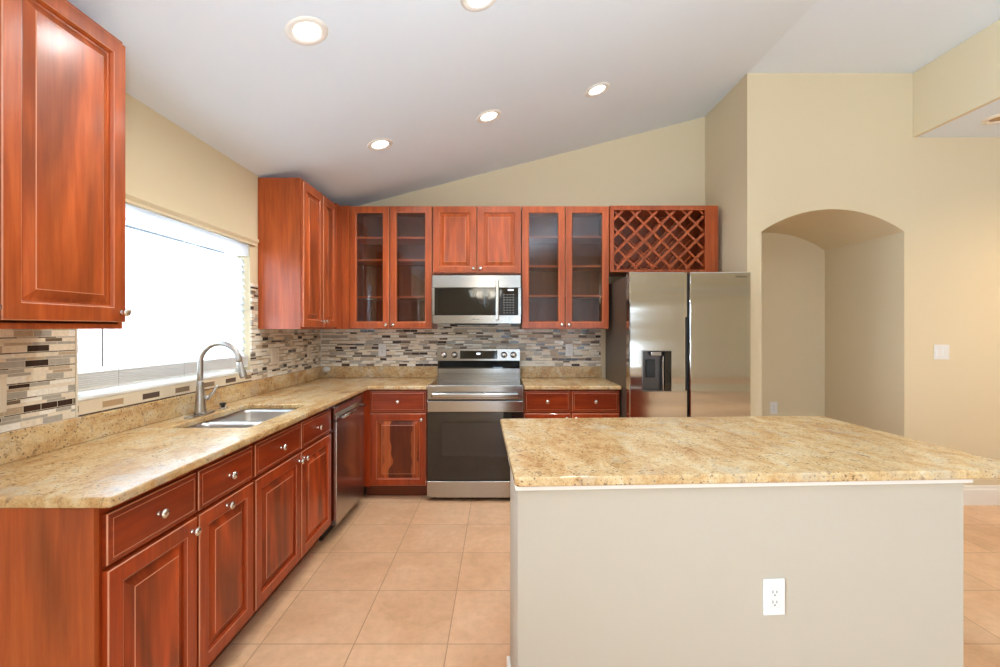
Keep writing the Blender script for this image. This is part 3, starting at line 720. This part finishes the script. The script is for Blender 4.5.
# ================================================================== outlets and switches
def outlet(label, loc, rz, gangs=('outlet',), mat='white', name='wall_outlet', cat='outlet'):
    n = len(gangs); w_ = .070+.046*(n-1) if n > 1 else .070
    t_ = thing(name, label, cat, loc, rz)
    mb = MB().box(-w_/2, w_/2, -.006, -.0005, -.058, .058, .002, 2); mb.build('cover_plate', M[mat], t_)
    for i, g in enumerate(gangs):
        cx = (i-(n-1)/2)*.046
        if g == 'outlet':
            ob = MB().box(cx-.0165, cx+.0165, -.0075, -.0062, -.033, .033, .0015).build('receptacle', M[mat], t_)
            mb = MB()
            for z in (-.018, .014):
                mb.box(cx-.0075, cx-.0055, -.0080, -.0074, z, z+.009).box(cx+.0055, cx+.0075, -.0080, -.0074, z, z+.008)
                mb.box(cx-.002, cx+.002, -.0080, -.0074, z-.008, z-.004)
            mb.build('slots', M['slot'], ob)
        else:
            MB().box(cx-.0165, cx+.0165, -.0085, -.0062, -.033, .033, .002).build('rocker_switch', M[mat], t_)
    return t_
sinI, cosI = math.sin(IA), math.cos(IA)
lx = .835; outlet('white duplex outlet low on the island wall', (IO[0]+lx*cosI-.030*sinI, IO[1]+lx*sinI+.030*cosI, .512), IA)
outlet('white double switch plate on the wall right of the arched alcove', (3.443, YR, 1.190), 0, ('switch', 'switch'), 'white', 'light_switch', 'switch')
outlet('small white outlet inside the arched alcove, just above the island', (2.655, AD, .605), 0)
outlet('white outlet on the tiled back wall left of the range', (-1.105, YB-.008, 1.172), 0)
outlet('white outlet on the tiled back wall right of the range', (.650, YB-.008, 1.172), 0)
outlet('ivory double switch plate on the tiled wall just right of the window', (XW+.008, 3.395, 1.168), PI/2, ('switch', 'outlet'), 'ivory', 'light_switch', 'switch')
outlet('ivory outlet on the tiled window wall near the back corner', (XW+.008, 4.00, 1.163), PI/2, ('outlet',), 'ivory')
outlet('ivory outlet on the tiled wall at the left edge of the photo', (XW+.008, 1.512, 1.147), PI/2, ('outlet',), 'ivory')
hk = MB(); m = Matrix.Translation((-1.62, YB-.0212, .992)) @ Matrix.Rotation(PI/2, 4, 'X') @ Matrix.Diagonal((1.35, 1, 1, 1))
hk.lathe([(0, 0), (.026, 0), (.028, .006), (.02, .014), (0, .017)], 24, m)
tag(hk.build('wall_plug', M['white']), 'small white oval plug on the granite upstand in the back corner', 'plug')

# ================================================================== ceiling lights
def spot(name, loc, power, col, size=2.75, rot=(0, 0, 0)):
    l = bpy.data.lights.new(name, 'SPOT'); l.energy = power; l.color = col; l.spot_size = size; l.spot_blend = .7; l.shadow_soft_size = .06
    o = bpy.data.objects.new(name, l); C.objects.link(o); o.location = loc; o.rotation_euler = rot; return o
def can_light(label, x, y, group='recessed lights in the sloped ceiling'):
    z = Z0 + SL*(x-XW); t_ = thing('recessed_light', label, 'ceiling light', (x, y, z), 0, group); t_.rotation_euler = (0, -math.atan(SL), 0)
    MB().lathe([(.0560, -.0005), (.0565, -.003), (.066, -.006), (.078, -.007), (.088, -.004), (.090, -.0005)], 40).build('trim_ring', M['trim'], t_)
    MB().lathe([(0, -.003), (.045, -.0028), (.0555, -.001), (.0555, -.0003)], 36).build('lens', M['lens'], t_)
    n = Vector((SL, 0, -1)).normalized()
    spot('recessed_lamp', (x+n.x*.02, y, z+n.z*.02), 30, (.95, .96, .94))
for lb, x, y in (('recessed light at upper left, nearest and largest of those fully in view', -.834, 1.965),
                 ('recessed light farthest left in the back row, above the corner wall cabinet', -.836, 3.170),
                 ('recessed light in the middle of the back row, above the range', -.078, 3.166),
                 ('recessed light at the right end of the back row, toward the fridge', .680, 3.187),
                 ('recessed light cut off by the top edge of the photo', -.089, 2.022)):
    can_light(lb, x, y)
dl = thing('recessed_light', 'recessed light in the lower ceiling at the right edge of the photo', 'ceiling light', (3.545, 3.22, BZ-.002))
MB().lathe([(.060, -.001), (.066, -.012), (.080, -.014), (.095, -.008), (.098, -.0005)], 40).build('trim_ring', M['ivory'], dl)
MB().lathe([(0, -.002), (.0605, -.002), (.0605, -.0005), (0, -.0005)], 32).build('lens', simple('dim_lens', srgb(190, 150, 100), .4), dl)
spot('hall_lamp', (4.5, 2.2, BZ-.05), 80, (1, .72, .42))

# chandelier behind the camera, seen in the microwave door
ch = thing('chandelier', 'five-light chandelier with bell shades, reflected in the microwave door', 'chandelier', (-.28, -1.2, 1.95))
cz = Z0+SL*(-.28-XW)-1.95
MB().lathe([(0, -.16), (.015, -.15), (.03, -.12), (.012, -.09), (.03, -.03), (.045, .02), (.02, .08), (.03, .14), (.012, .2), (0, .2)], 20).build('stem', M['faucet'], ch)
MB().tube([(0, 0, .2), (0, 0, cz-.03)], .006, 8).build('chain', M['faucet'], ch)
MB().lathe([(0, cz-.03), (.05, cz-.03), (.06, cz-.002), (0, cz-.002)], 20).build('canopy', M['faucet'], ch)
for k in range(5):
    a = PI/2+2*PI*k/5; ca, sa = math.cos(a), math.sin(a)
    pts = [(r*ca, r*sa, z) for r, z in ((.02, 0), (.08, -.07), (.15, -.08), (.22, -.03), (.25, .04))]
    ar = MB().tube(pts, .007, 8).build('arm', M['faucet'], ch)
    m = Matrix.Translation((.25*ca, .25*sa, .04))
    mb = MB(); mb.lathe([(.02, 0), (.045, .02), (.058, .06), (.075, .11), (.085, .13)], 20, m); mb.build('shade', M['bell'], ar)
l = bpy.data.lights.new('chandelier_lamp', 'POINT'); l.energy = 14; l.color = (1, .88, .72); l.shadow_soft_size = .25
o = bpy.data.objects.new('chandelier_lamp', l); C.objects.link(o); o.location = (-.28, -1.2, 2.2)
